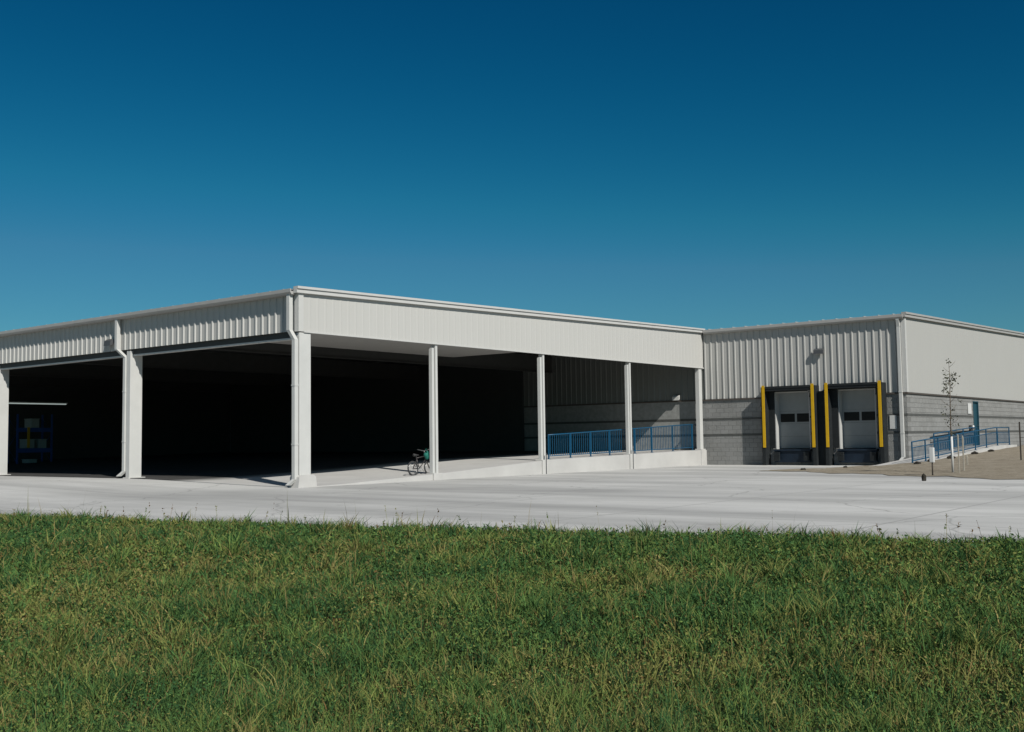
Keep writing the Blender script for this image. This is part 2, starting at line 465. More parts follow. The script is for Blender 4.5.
def slab(bm, x0, x1, y0, y1, d0, d1):
    v = [bm.bm.verts.new(p) for p in ((x0, y0, q(x0, d0)), (x1, y0, q(x1, d0)), (x1, y1, q(x1, d0)), (x0, y1, q(x0, d0)),
                                      (x0, y0, q(x0, d1)), (x1, y0, q(x1, d1)), (x1, y1, q(x1, d1)), (x0, y1, q(x0, d1)))]
    for f in ((3, 2, 1, 0), (4, 5, 6, 7), (0, 1, 5, 4), (1, 2, 6, 5), (2, 3, 7, 6), (3, 0, 4, 7)): bm.bm.faces.new([v[i] for i in f])
slab(bm, -.14, D - .01, .06, LV, .07, .11)
y = .5
while y < LV - .3:
    slab(bm, -.17, D - .01, y - .012, y + .012, .112, .138); y += .61
bm.build('roof', 'roof', cy)
bm = MB(); slab(bm, .1, D - .05, .1, LV - .1, -.02, .05)
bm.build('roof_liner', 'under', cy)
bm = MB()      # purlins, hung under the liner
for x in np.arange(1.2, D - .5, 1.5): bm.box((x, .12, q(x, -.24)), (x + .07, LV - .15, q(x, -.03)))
pu = bm.build('purlin', 'frame', cy); 
BAYS = [.09, 8.74, 17.98, 26.9, 35.3]
for i, y in enumerate(BAYS):       # rigid frames: column (web + flanges) and rafter
    y0 = y - .02
    zf = zfloor(0, y)
    bm = MB()
    if i == 0:
        bm.box((.012, -.012, .0), (.44, .17, ZC - .05), bev=.01)
    else:
        bm.box((.0, y0 - .09, zf - .05), (.46, y0 + .13, ZC - .05), bev=.01)
    bm.build('column', 'steel', cy)
    bm = MB()
    if i == 0: bm.prism([(-.12, -.05), (.60, -.05), (.55, .30), (.47, .36), (-.01, .36), (-.07, .30)], 1, -.11, .30)
    else: bm.box((-.06, y0 - .15, zf - .1), (.58, y0 + .2, zf + .02), bev=.01)
    bm.build('column_base', 'concrete', cy)
    if i > 0:
        bm = MB()
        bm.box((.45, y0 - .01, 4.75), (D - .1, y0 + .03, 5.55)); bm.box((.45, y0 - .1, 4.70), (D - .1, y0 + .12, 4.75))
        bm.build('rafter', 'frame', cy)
    downspout(cy, -.16, y0 + (.46 if i else .15), 5.60, ZC + .02, zf, dy=-.24 if i else -.14, dx=.18 if i else .085)
bm = MB()      # header rails behind the side fascia, pale lower flange
for a, c in zip(BAYS, BAYS[1:]):
    bm.box((.10, a + .17, 4.30), (.28, c - .13, 4.35))
bm.build('header_rail', 'steel', cy)
bm = MB(); bm.box((.10, .17, 4.351), (.14, LV, ZC + .4)); bm.build('header_web', 'frame', cy)  # dark colour stands in for the shadow gap above the pale flange
bm = MB(); bm.box((.32, .10, 4.60), (11.6, 4.3, 4.63)); bm.build('soffit', 'gutter', cy)
for x, zb in ((5.80, .0), (11.76, .0), (17.85, .0)):       # front H columns: two flanges, web between
    bm = MB(); zt = ZC - .046
    zb = zfloor(x, 0) - .02
    bm.box((x - .135, .0, zb), (x - .035, .14, zt - .12), bev=.006); bm.box((x + .035, .0, zb), (x + .135, .14, zt), bev=.006)
    bm.box((x - .0345, .125, zb), (x + .0345, .135, zt))
    bm.build('column', 'steel', cy)
    bm = MB(); bm.box((x - .20, -.11, -.1), (x + .22, .24, zb + .05), bev=.012)
    pb = bm.build('column_base', 'concrete', cy)
    if x > 8:
        bm = MB(); bm.box((x - .02, -.125, .0), (x + .02, -.111, zb + .30)); bm.build('joint_cover', 'lampgrey', cy)
bm = MB(); bm.box((D - .48, .0, .6), (D - .20, .20, ZC - .046), bev=.012); bm.build('column', 'steel', cy)
bm = MB(); bm.box((D - .56, -.09, -.1), (D - .16, .26, .74), bev=.02); bm.build('column_base', 'concrete', cy)
wall_pack(cy, -.035, 9.75, 4.80)
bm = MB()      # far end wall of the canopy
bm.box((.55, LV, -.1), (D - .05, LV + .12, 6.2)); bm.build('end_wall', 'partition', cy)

# ------------------------------------------------------------------ warehouse
wh = thing('warehouse', 'dock building with ribbed white steel over grey split-face block and two loading docks', 'warehouse', (D, E_, 0))
XE, YE = 66, LV + .2          # far extents
WD = .45                      # wall thickness
doors = [(-5.13, -3.50), (-8.04, -6.41)]       # clear dock openings (y range), 0.70 to 3.02
ZF, ZD, ZM = .70, 3.24, 3.0
def wall_cut(bm, z0, z1, holes, x0=D, x1=D + WD, ya=E_, yb=YE):
    cuts = sorted(holes); y = ya
    for a, c in cuts:
        bm.box((x0, y, z0), (x1, a, z1)); y = c
    bm.box((x0, y, z0), (x1, yb, z1))
bm = MB()
wall_cut(bm, -.2, ZF, [], yb=0)
wall_cut(bm, ZF + .0005, ZM, doors, yb=0)
bm.build('block_wall', 'block_v', wh)
bm = MB(); wall_cut(bm, -.2, ZM, [], ya=.001); bm.build('inner_block_wall', 'shadedblock', wh)
bm = MB()      # sunny side, with the entrance opening
DX0, DX1 = 34.05, 34.98
bm.box((D + WD, E_, -.2), (DX0, E_ + WD, ZM)); bm.box((DX1, E_, -.2), (XE, E_ + WD, ZM)); bm.box((DX0, E_, 2.84), (DX1, E_ + WD, ZM)); bm.box((DX0, E_, -.2), (DX1, E_ + WD, .70))
bm.build('side_block_wall', 'block_u', wh)
for z in (2.10, 1.37):       # recessed dark courses, 3 mm proud
    bm = MB()
    segs = []; yy = E_ - .005
    for a, c in sorted(doors): segs.append((yy, a)); yy = c
    segs.append((yy, YE))
    for a, c in segs: bm.box((D - .012, a, z - .05), (D - .001, c, z + .05))
    bm.box((D - .012, E_ - .012, z - .05), (DX0, E_ - .001, z + .05)); bm.box((DX1, E_ - .012, z - .05), (XE, E_ - .001, z + .05))
    bm.build('dark_course', 'band', wh)
bm = MB()
for a_, c_ in zip([E_ - .06] + [c for a, c in sorted(doors)], [a for a, c in sorted(doors)] + [YE]): bm.box((D - .06, a_, ZM - .035), (D - .001, c_, ZM + .03))
bm.box((D - .001, E_ - .06, ZM - .035), (XE, E_ - .001, ZM + .03))
bm.build('flashing', 'flash', wh)
bm = MB(); ribbed(bm, 1, D - .012, -1, E_ + .13, -.02, lambda t: 3.30 if any(a - .06 < t < c + .06 for a, c in doors) else ZM + .035, zroof(D) - .0)
bm.build('dock_siding', 'wallpanel', wh)
bm = MB(); ribbed(bm, 1, D - .012, -1, .02, YE, ZM + .035, zroof(D) - .1)
bm.build('inner_siding', 'shadedpanel', wh)
bm = MB(); bm.box((D - .16, 10.6, .4), (D - .07, YE - .4, 5.9)); bm.build('shade_sheet', 'partition', wh)  # added dark sheet, paints deep shade over the far part of the inner wall
bm = MB(); ribbed(bm, 0, E_ - .012, -1, D + .13, XE, ZM + .035, lambda x: zroof(x) - 0)
bm.build('side_siding', 'wallpanel', wh)
bm = MB(); wall_cut(bm, ZM + .001, ZD, doors, x0=D + .005, ya=E_ + .005); bm.box((D + .005, E_ + .005, ZD + .0005), (D + WD, YE, zroof(D) - .05)); bm.box((D + WD, E_ + .005, ZM), (XE, E_ + WD, zroof(D) - .06)); bm.box((XE - .3, E_ + WD, -.2), (XE, YE, zroof(XE) - .2)); bm.box((D + WD, YE - .3, -.2), (XE - .301, YE, zroof(D) - .06)); bm.build('wall_core', 'partition', wh)
bm = MB(); bm.box((D - .055, E_ - .055, ZM + .032), (D + .12, E_ + .12, zroof(D) + .02)); bm.build('corner_trim', 'trim', wh)
bm = MB()
for (y0, y1, d0, d1) in ((E_ - .13, E_ + .03, -.03, .09), (E_ - .17, E_ + .03, .09, .17)):
    x0, x1 = D - .2, XE
    v = [bm.bm.verts.new(p) for p in ((x0, y0, q(x0, d0)), (x1, y0, q(x1, d0)), (x1, y1, q(x1, d0)), (x0, y1, q(x0, d0)),
                                      (x0, y0, q(x0, d1)), (x1, y0, q(x1, d1)), (x1, y1, q(x1, d1)), (x0, y1, q(x0, d1)))]
    for f in ((3, 2, 1, 0), (4, 5, 6, 7), (0, 1, 5, 4), (1, 2, 6, 5), (2, 3, 7, 6), (3, 0, 4, 7)): bm.bm.faces.new([v[i] for i in f])
bm.build('rake_trim', 'gutter', wh)
zz = zroof(D)
bm = MB(); bm.prism([(D - .02, zz - .10), (D - .19, zz - .10), (D - .25, zz - .03), (D - .25, zz + .08), (D - .22, zz + .08), (D - .02, zz + .02)], 1, E_ - .02, -.13)
bm.build('gutter', 'gutter', wh)
bm = MB(); slab(bm, D - .12, XE, E_ + .03, YE, .03, .11)
y = E_ + .4
while y < YE: slab(bm, D - .14, XE, y - .012, y + .012, .112, .138); y += .61
bm.build('roof', 'roof', wh)
downspout(wh, D - .15, E_ + .20, zz - .08, zz - .14, .12, dy=0, dx=.07)
wall_pack(wh, D - .045, -5.68, 4.92, 1.1)
wp = wall_pack(wh, D - .045, 1.42, 3.14, .9, mat='trim')

# loading docks
for k, ((a, c), (s0, s1)) in enumerate(zip(doors, ((-5.47, -3.19), (-8.38, -6.09)))):
    dk = MB()      # sectional door
    xd = D + .35
    zs = [ZF + .03, 1.26, 1.82, 2.38, ZD - .02]
    for z0, z1 in zip(zs, zs[1:]): dk.box((xd, a + .005, z0 + .003), (xd + .05, c - .005, z1 - .003), bev=.002)
    d = dk.build('dock_door', 'door', wh)
    g = MB(); w = (c - a - .3) / 2
    for j in range(2): g.box((xd - .012, a + .09 + j * (w + .10), 1.90), (xd - .002, a + .09 + w + j * (w + .10), 2.27), bev=.003)
    g.build('window', 'glass', d)
    j = MB()
    j.box((D - .012, c - .04, ZF + .003), (D + .345, c - .003, ZD - .003)); j.box((D - .012, a + .003, ZF + .003), (D + .345, a + .04, ZD - .003)); j.box((D - .012, a + .041, ZD - .04), (D + .345, c - .041, ZD - .003))
    j.build('door_frame', 'jamb', wh)
    sh = MB()      # shelter: two deep side pads down to the yard, header, hood
    x0 = D - .50
    sh.box((x0, s1 - .06, 0.0), (D - .014, s1 + .12, 3.46), bev=.02)
    sh.box((x0, s0 - .12, 0.0), (D - .014, s0 + .06, 3.46), bev=.02)
    sh.box((x0 + .012, s0 + .062, 3.27), (D - .014, s1 - .062, 3.45), bev=.02)
    sh.box((D - .10, s1 - .33, .74), (D - .062, s1 - .062, 3.26)); sh.box((D - .10, s0 + .062, .74), (D - .062, s0 + .26, 3.26))
    s = sh.build('dock_shelter', 'rubber', wh)
    for yb in (s0, s1):
        yb2 = yb
        b = MB(); b.box((x0 - .03, yb2 - .068, .78), (x0 - .001, yb2 + .062, 3.53), bev=.005)
        b.build('yellow_strip', 'yellow', s)
    b = MB(); b.box((x0 - .012, s0 + .1, 3.38), (x0 + .01, s1 - .1, 3.48)); b.build('hood', 'rubber', s)
    b = MB(); b.box((D - .26, s0 + .28, .62), (D + .15, s1 - .30, ZF), bev=.006); b.box((D - .20, s0 + .30, .12), (D - .12, s1 - .32, .61))
    lv = b.build('dock_leveler', 'leveler', wh)
    for yb in (s0 + .42, s1 - .48):
        b = MB()
        for i in range(5): b.box((D - .36, yb - .13, .20 + i * .075), (D - .262, yb + .13, .268 + i * .075), bev=.008)
        b.build('bumper', 'rubber', wh)
bm = MB(); bm.box((D - .30, -6.02, 0), (D - .014, -5.59, 3.2)); bm.build('filler_panel', 'rubber', wh)

# entrance door up the ramp
bm = MB(); bm.box((DX0 + .05, E_ + .06, .71), (DX1 - .05, E_ + .10, 2.78), bev=.004)
ed = bm.build('door', 'bluedoor', wh)
b = MB(); b.tube([(DX1 - .13, E_ + .055, 1.68), (DX1 - .13, E_ + .0, 1.68), (DX1 - .24, E_ + .0, 1.68)], .012, 8); b.build('handle', 'rim', ed)
bm = MB(); bm.box((DX0, E_ - .015, .71), (DX0 + .05, E_ + .14, 2.84)); bm.box((DX1 - .05, E_ - .015, .71), (DX1, E_ + .14, 2.84)); bm.box((DX0 + .05, E_ - .015, 2.79), (DX1 - .05, E_ + .14, 2.84))
bm.build('door_frame', 'bluedoor', wh)

# signs and the box by the door
def sign(loc, size, face, label):
    t = thing('sign', label, 'sign', loc)
    x, y, z = loc; w, h = size
    b = MB(); p = MB()
    if face == 'x':
        b.box((x - .03, y - w / 2, z), (x - .005, y + w / 2, z + h), bev=.004)
        for i in range(2): p.box((x - .034, y - w / 2 + .04, z + .1 + i * (h - .22)), (x - .031, y + w / 2 - .04, z + .115 + i * (h - .22)))
    else:
        b.box((x - w / 2, y - .03, z), (x + w / 2, y - .005, z + h), bev=.004)
        for i in range(2): p.box((x - w / 2 + .04, y - .034, z + .1 + i * (h - .22)), (x + w / 2 - .04, y - .031, z + .115 + i * (h - .22)))
    b.build('sign_panel', 'white', t); p.bm.free()
    return t
sign((D - .012, -8.74, 1.52), (.28, .56), 'x', 'white upright panel sign on the block wall between the right dock and the corner')
sign((33.38, E_ - .012, 2.22), (.56, .50), 'y', 'white panel sign left of the teal entrance door above the ramp')
t = thing('call_box', 'small round pale fixture with dark box, beside the entrance door above the rail', 'call box', (33.55, E_ - .02, 1.40))
b = MB(); b.box((33.20, E_ - .12, 1.42), (33.46, E_ - .012, 1.68), bev=.02); b.build('box', 'lampgrey', t)
b = MB(); b.tube([(33.58, E_ - .14, 1.56), (33.58, E_ - .013, 1.56)], .11, 16); b.build('cover', 'white', t)

# ------------------------------------------------------------------ railings
def railing(loc, p0, p1, zf, h, posts, label, pitch=.115, mid=True, tail=None, cat='railing', picket=.007, post_r=.022):
    """railing along x at the y of p0, following the floor height zf(x)"""
    t = thing('railing', label, cat, loc)
    (x0, y), x1 = p0, p1
    hf = h if callable(h) else (lambda x: h)
    xs = list(np.linspace(x0, x1, 12))
    rails = MB(); rails.tube([(x, y, zf(x) + hf(x)) for x in xs] + ([(x1 + .12, y, zf(x1) + hf(x1) - .12)] if tail else []), .024, 8)
    rails.build('top_rail', 'blue', t)
    b = MB(); b.tube([(x, y, zf(x) + .12) for x in xs], .02, 6); b.build('bottom_rail', 'blue', t)
    if mid:
        b = MB(); b.tube([(x, y, zf(x) + hf(x) - .22) for x in xs], .018, 6); b.build('middle_rail', 'blue', t)
    for x in posts:
        b = MB(); b.box((x - post_r, y - post_r, zf(x) - .02), (x + post_r, y + post_r, zf(x) + hf(x) - .01)); b.box((x - .06, y - .06, zf(x) - .02), (x + .06, y + .06, zf(x) + .012))
        b.build('post', 'blue', t)
    if pitch:
        b = MB(); x = x0 + pitch
        while x < x1 - .02:
            b.box((x - picket, y - picket, zf(x) + .12), (x + picket, y + picket, zf(x) + hf(x) - (.22 if mid else 0))); x += pitch
        b.build('picket_infill', 'blue', t)
    return t
railing((12.6, .42, .54), (12.62, .42), D - .02, lambda x: zfloor(x, .4), lambda x: .92 + .024 * (x - 12.6), [12.65, 14.09, 15.5, 16.9, 18.86, 20.26, 22.1, 23.9],
        'long blue picket railing on the raised slab under the canopy', pitch=.14, mid=False, picket=.009)
railing((20.9, -10.55, .1), (21.0, -10.55), 35.55, zramp, .84, [21.0, 22.6, 24.2, 26.0, 27.8, 29.6, 31.4, 33.3, 35.5],
        'sloping blue railing on the outer edge of the entrance ramp', pitch=.15, mid=True, picket=.007)
railing((27.2, -9.45, .4), (27.2, -9.50), 33.9, zramp, .86, [27.2, 29.4, 31.6, 33.85],
        'shorter blue railing against the block wall up the ramp', pitch=.11, mid=True, picket=.009)

# ------------------------------------------------------------------ bicycle leaning by the first front column
def bicycle():
    x0, y0 = 5.06, .30
    z0 = zfloor(5.0, .3)
    t = thing('bicycle', 'small dark bicycle with a green bag, leaning beside the first slim front column', 'bicycle', (x0, y0, z0))
    L, r = .78, .225
    lean = .10
    P = lambda s, z, dy=0: (x0 + s, y0 + lean * z + dy, z0 + z)
    for s in (0, L):
        b = MB(); b.tube([P(s + r * math.cos(a), r + r * math.sin(a)) for a in np.linspace(0, 2 * math.pi, 28, endpoint=False)], .024, 8, closed=True)
        w = b.build('wheel', 'tyre', t)
        b = MB(); b.tube([P(s + (r - .035) * math.cos(a), r + (r - .035) * math.sin(a)) for a in np.linspace(0, 2 * math.pi, 28, endpoint=False)], .008, 6, closed=True)
        for a in np.linspace(0, math.pi, 9, endpoint=False):
            b.tube([P(s + (r - .03) * math.cos(a), r + (r - .03) * math.sin(a)), P(s - (r - .03) * math.cos(a), r - (r - .03) * math.sin(a))], .0018, 4)
        b.build('rim', 'rim', w)
    b = MB()
    bb, seat, head, head2 = (.30, .22), (.20, .56), (.62, .62), (.645, .52)
    for p, q_ in ((bb, seat), (seat, head), (bb, head2), (bb, (0, r)), ((.21, .5), (0, r)), (head, head2), (head2, (L, r)), (head, (.60, .72))):
        b.tube([P(*p), P(*q_)], .016, 8)
    b.build('frame', 'bike', t)
    b = MB(); b.tube([P(.60, .72), P(.61, .80)], .012, 8)
    b.tube([P(.55, .84, -.26), P(.61, .80, -.1), P(.61, .80, .1), P(.55, .84, .26)], .012, 8); b.build('handlebar', 'rim', t)
    b = MB(); b.tube([P(.20, .56), P(.19, .64)], .012, 8)
    b.tube([P(.08, .66), P(.16, .66), P(.32, .655)], .055, 8, r1=.018); b.build('saddle', 'tyre', t)
    b = MB(); b.tube([P(.30 + .07 * math.cos(a), .22 + .07 * math.sin(a), -.04) for a in np.linspace(0, 2 * math.pi, 16, endpoint=False)], .006, 6, closed=True)
    b.tube([P(.40, .12, -.1), P(.30, .22, -.1), P(.30, .22, .1), P(.20, .32, .1)], .01, 6); b.build('crank', 'rim', t)
    bag = thing('bag', 'green cloth bag hanging from the small bicycle\'s handlebar', 'bag', P(.62, .62))
    b = MB(); c = Vector(P(.66, .64, -.06))
    for k in range(1):
        bmesh.ops.create_icosphere(b.bm, subdivisions=3, radius=1, matrix=Matrix.Translation(c) @ Matrix.Diagonal((.12, .09, .14, 1)))
    for v in b.bm.verts:
        n = math.sin(v.co.x * 31) * math.sin(v.co.z * 27 + 1) * .014; v.co += (v.co - c).normalized() * n
        if v.co.z > c.z + .08: v.co.x = c.x + (v.co.x - c.x) * .7
    b.build('sack', 'green', bag)
    b = MB(); b.tube([c + Vector((-.05, 0, .12)), c + Vector((-.03, .03, .21)), c + Vector((.03, .03, .21)), c + Vector((.05, 0, .12))], .008, 6); b.build('strap', 'green', bag)
bicycle()

# ------------------------------------------------------------------ pallet rack and lamp deep under the canopy
rk = thing('pallet_rack', 'blue pallet rack with pale bins, deep in the dark under the canopy at far left', 'rack', (7.4, 32, .1))
y0, y1 = 32.0, 33.0
for x in (8.0, 9.9):
    b = MB()
    for y in (y0, y1): b.box((x - .04, y - .04, .1), (x + .04, y + .04, 3.0))
    b.tube([(x, y0, .4), (x, y1, 1.2), (x, y0, 2.0), (x, y1, 2.8)], .015, 6); b.build('upright', 'rackblue', rk)
for z in (.95, 2.05):
    b = MB(); b.box((8.04, y0 - .05, z), (9.86, y0 + .0, z + .22)); b.build('beam', 'rackblue', rk)
b = MB(); b.box((8.50, y0 - .12, 1.2), (8.62, y0 - .055, 2.3)); b.build('guard_strip', 'yellow', rk)
for i, (x, z) in enumerate(((8.9, .1), (8.75, 1.18), (9.42, 1.18), (9.0, 2.28))):
    t = thing('storage_bin', ['pale open bin on the floor below the blue rack', 'pale bin on the lower blue beam, left one', 'pale bin on the lower blue beam, right one', 'pale bin on the upper beam of the blue rack'][i], 'bin', (x, y0 + .4, z), 'bins in the pallet rack')
    b = MB(); b.box((x - .22, y0 + .05, z), (x + .22, y0 + .8, z + .45), bev=.02); b.build('body', 'bin', t)
    b = MB(); b.box((x - .24, y0 + .03, z + .451), (x + .24, y0 + .82, z + .49), bev=.01); b.build('lid', 'bin', t)
sl = thing('strip_light', 'long dim strip light hung high across the far bays under the canopy', 'lamp', (8, 33.6, 3.5))
b = MB(); b.box((7.0, 33.4, 3.66), (11.6, 33.55, 3.72)); b.build('housing', 'trim', sl)
b = MB(); b.box((7.1, 33.39, 3.60), (11.5, 33.53, 3.655), bev=.01); b.build('tube', 'glow', sl)
for x in (7.5, 11.2):
    b = MB(); b.tube([(x, 33.47, 3.72), (x, 33.47, 5.5)], .008, 6); b.build('hanger', 'frame', sl)

# ------------------------------------------------------------------ things on the dirt
def sapling():
    x, y = 15.05, -13.72; z = zdirt(x, y) - .02
    t = thing('sapling', 'thin young tree with sparse dark leaves, wrapped trunk, in the bare dirt by the ramp', 'tree', (x, y, z))
    b = MB(); b.tube([(x, y, z), (x + .01, y, z + .7), (x + .03, y + .02, z + 1.5), (x + .02, y, z + 2.3), (x + .05, y - .01, z + 3.0), (x + .04, y, z + 3.55)], .026, 8, r1=.006)
    rnd = random.Random(4); tips = []
    for i in range(16):
        h = 1.25 + i * .14; a = i * 2.4; l = .20 + .12 * rnd.random()
        if h > 2.6: l *= .75
        p0 = Vector((x + .02, y, z + h)); p1 = p0 + Vector((math.cos(a) * l, math.sin(a) * l, l * .9))
        b.tube([p0, (p0 + p1) / 2 + Vector((0, 0, -.02)), p1], .007, 5, r1=.003); tips.append(p1)
    tips.append(Vector((x + .04, y, z + 3.55)))
    b.build('trunk', 'bark', t)
    b = MB(); b.tube([(x, y, z + .02), (x + .01, y, z + 1.15)], .034, 10); b.build('trunk_wrap', 'white', t)
    b = MB()
    # leaf clusters: each a handful of small leaf faces round a twig tip
    clusters = [(0, 3.52, 17, .07), (.12, 3.10, 20, .11), (.17, 2.98, 46, .13), (-.15, 3.14, 26, .10), (-.12, 2.86, 34, .10), (.02, 2.92, 12, .1),
                (-.17, 2.66, 28, .09), (-.08, 2.52, 18, .08), (.07, 2.66, 9, .09), (.33, 2.30, 10, .06), (-.1, 2.15, 8, .1), (.05, 1.98, 12, .09), (-.22, 1.9, 9, .08),
                (.1, 1.75, 14, .09), (-.12, 1.62, 10, .08), (.2, 1.55, 7, .07), (0, 1.42, 14, .09), (.03, 1.25, 10, .08)]
    for s, h, n, rr in clusters:
        n = int(n * .75)
        c = Vector((x + .62 * s, y - .78 * s, z + h))
        for i in range(n):
            p = c + Vector([rnd.gauss(0, rr * .55) for _ in range(3)])
            u_ = Vector([rnd.uniform(-1, 1) for _ in range(3)]).normalized(); v_ = u_.orthogonal().normalized()
            L = rnd.uniform(.05, .085); W = L * .42; n_ = u_.cross(v_) * .006
            b.face([p, p + u_ * L * .45 + v_ * W + n_, p + u_ * L, p + u_ * L * .45 - v_ * W + n_])
    b.build('crown', 'leaf', t)
sapling()
def stake(x, y, h, r, label, mat='wood', name='stake', cat='stake', lean=0):
    z = zdirt(x, y) - .05
    b = MB()
    b.box((x - r, y - r, z), (x + r, y + r, z + h), bev=.003)
    b.prism([(x - r, z + h), (x + r, z + h), (x, z + h + .06)], 1, y - r * .8, y + r * .8)
    o = b.build(name, mat); tag(o, label, cat, None)
    return o
stake(15.62, -13.90, 1.12, .022, 'pale square wooden stake right of the young tree')
stake(14.82, -13.98, 1.20, .018, 'grey wooden stake close against the young tree\'s trunk')
stake(19.3, -13.0, .34, .025, 'short pale wooden stake in the dirt before the ramp\'s upper end')
def marker():
    x, y = 13.55, -13.55; z = zdirt(x, y) - .05
    t = thing('marker_post', 'short white capped marker tube on a thin dark post at the dirt\'s edge', 'marker post', (x, y, z))
    b = MB(); b.tube([(x, y, z), (x, y, z + .55)], .022, 8); b.build('post', 'post', t)
    b = MB(); b.box((x - .068, y - .068, z + .44), (x + .068, y + .068, z + .90), bev=.02); b.build('tube', 'white', t)
marker()
def tpost():
    x, y = 21.9, -14.15; z = zdirt(x, y) - .05
    t = thing('fence_post', 'thin rusty steel post standing in the dirt at the right edge', 'post', (x, y, z))
    b = MB(); b.box((x - .025, y - .006, z), (x + .025, y + .006, z + 1.45)); b.box((x - .006, y - .04, z), (x + .006, y - .0065, z + 1.45)); b.build('shaft', 'post', t)
    b = MB(); b.tube([(x - .02, y, z + .88), (x + .35, y - .45, z + .87), (x + 3, y - 3.6, z + .80)], .008, 6); b.build('wire', 'post', t)
tpost()

def clod(x, y, z, r, label, sx=1., sz=.6, group=None):
    rnd = random.Random(int(x * 97 + y * 13)); b = MB()
    bmesh.ops.create_icosphere(b.bm, subdivisions=3, radius=1)
    ph = [rnd.uniform(0, 6) for _ in range(6)]
    for v in b.bm.verts:
        c = v.co.copy(); k = 1 + .22 * math.sin(c.x * 4 + ph[0]) * math.sin(c.y * 3.5 + ph[1]) + .14 * math.sin(c.z * 7 + ph[2]) * math.sin(c.x * 9 + ph[3])
        v.co = Vector((c.x * r * sx, c.y * r, c.z * r * sz)) * k
    o = b.build('dirt_clod', 'rock'); o.location = (x, y, z + r * sz * .55)
    tag(o, label, 'clod', group)
clod(17.7, -7.6, .0, .09, 'dark lump of earth on the concrete below the left dock, the larger of two', 1.3)
clod(20.6, -8.1, .02, .07, 'smaller dark lump of earth below the right dock', 1.4)
clod(9.9, -14.42, .0, .055, 'dark upright lump lying on the concrete below the marker post', .8, 2.4)
for i, (x, y, r) in enumerate(((20.3, -10.95, .12), (21.8, -11.0, .13), (24.0, -11.1, .15), (27.6, -11.05, .13), (29.6, -11.2, .12))):
    clod(x, y, zdirt(x, y), r, ['dark clod at the foot of the blue ramp railing, nearest the downspout', 'second dark clod along the ramp\'s lower edge', 'wide dark clod right behind the white marker post',
                              'dark clod below the ramp edge in front of the entrance door', 'rightmost dark clod along the ramp edge'][i], 1.5, .5, 'clods along the ramp edge')

# ------------------------------------------------------------------ camera
CAM = Vector((-20.33075614, -23.87527452, 1.29635049))
f_px, pitch_, roll_, yw = 1068.515, .0686, .0137, .9028
def ray(px, py):
    X, Y = px - 512, 366 - py
    sx = X * math.cos(roll_) + Y * math.sin(roll_); sy = -X * math.sin(roll_) + Y * math.cos(roll_)
    d = (sx / f_px, math.cos(pitch_) - sy / f_px * math.sin(pitch_), math.sin(pitch_) + sy / f_px * math.cos(pitch_))
    return Vector((d[0] * math.cos(yw) + d[1] * math.sin(yw), -d[0] * math.sin(yw) + d[1] * math.cos(yw), d[2]))
fw = ray(512, 366).normalized(); rt = (ray(513, 366) - ray(512, 366)).normalized(); up = rt.cross(fw)
cam = bpy.data.cameras.new('camera'); co = bpy.data.objects.new('camera', cam); COL.objects.link(co)
co.matrix_world = Matrix.Translation(CAM) @ Matrix((rt, up, -fw)).transposed().to_4x4()
cam.sensor_fit = 'HORIZONTAL'; cam.sensor_width = 36; cam.lens = f_px / 1024 * 36; cam.clip_end = 12000; cam.clip_start = .1
scn.camera = co

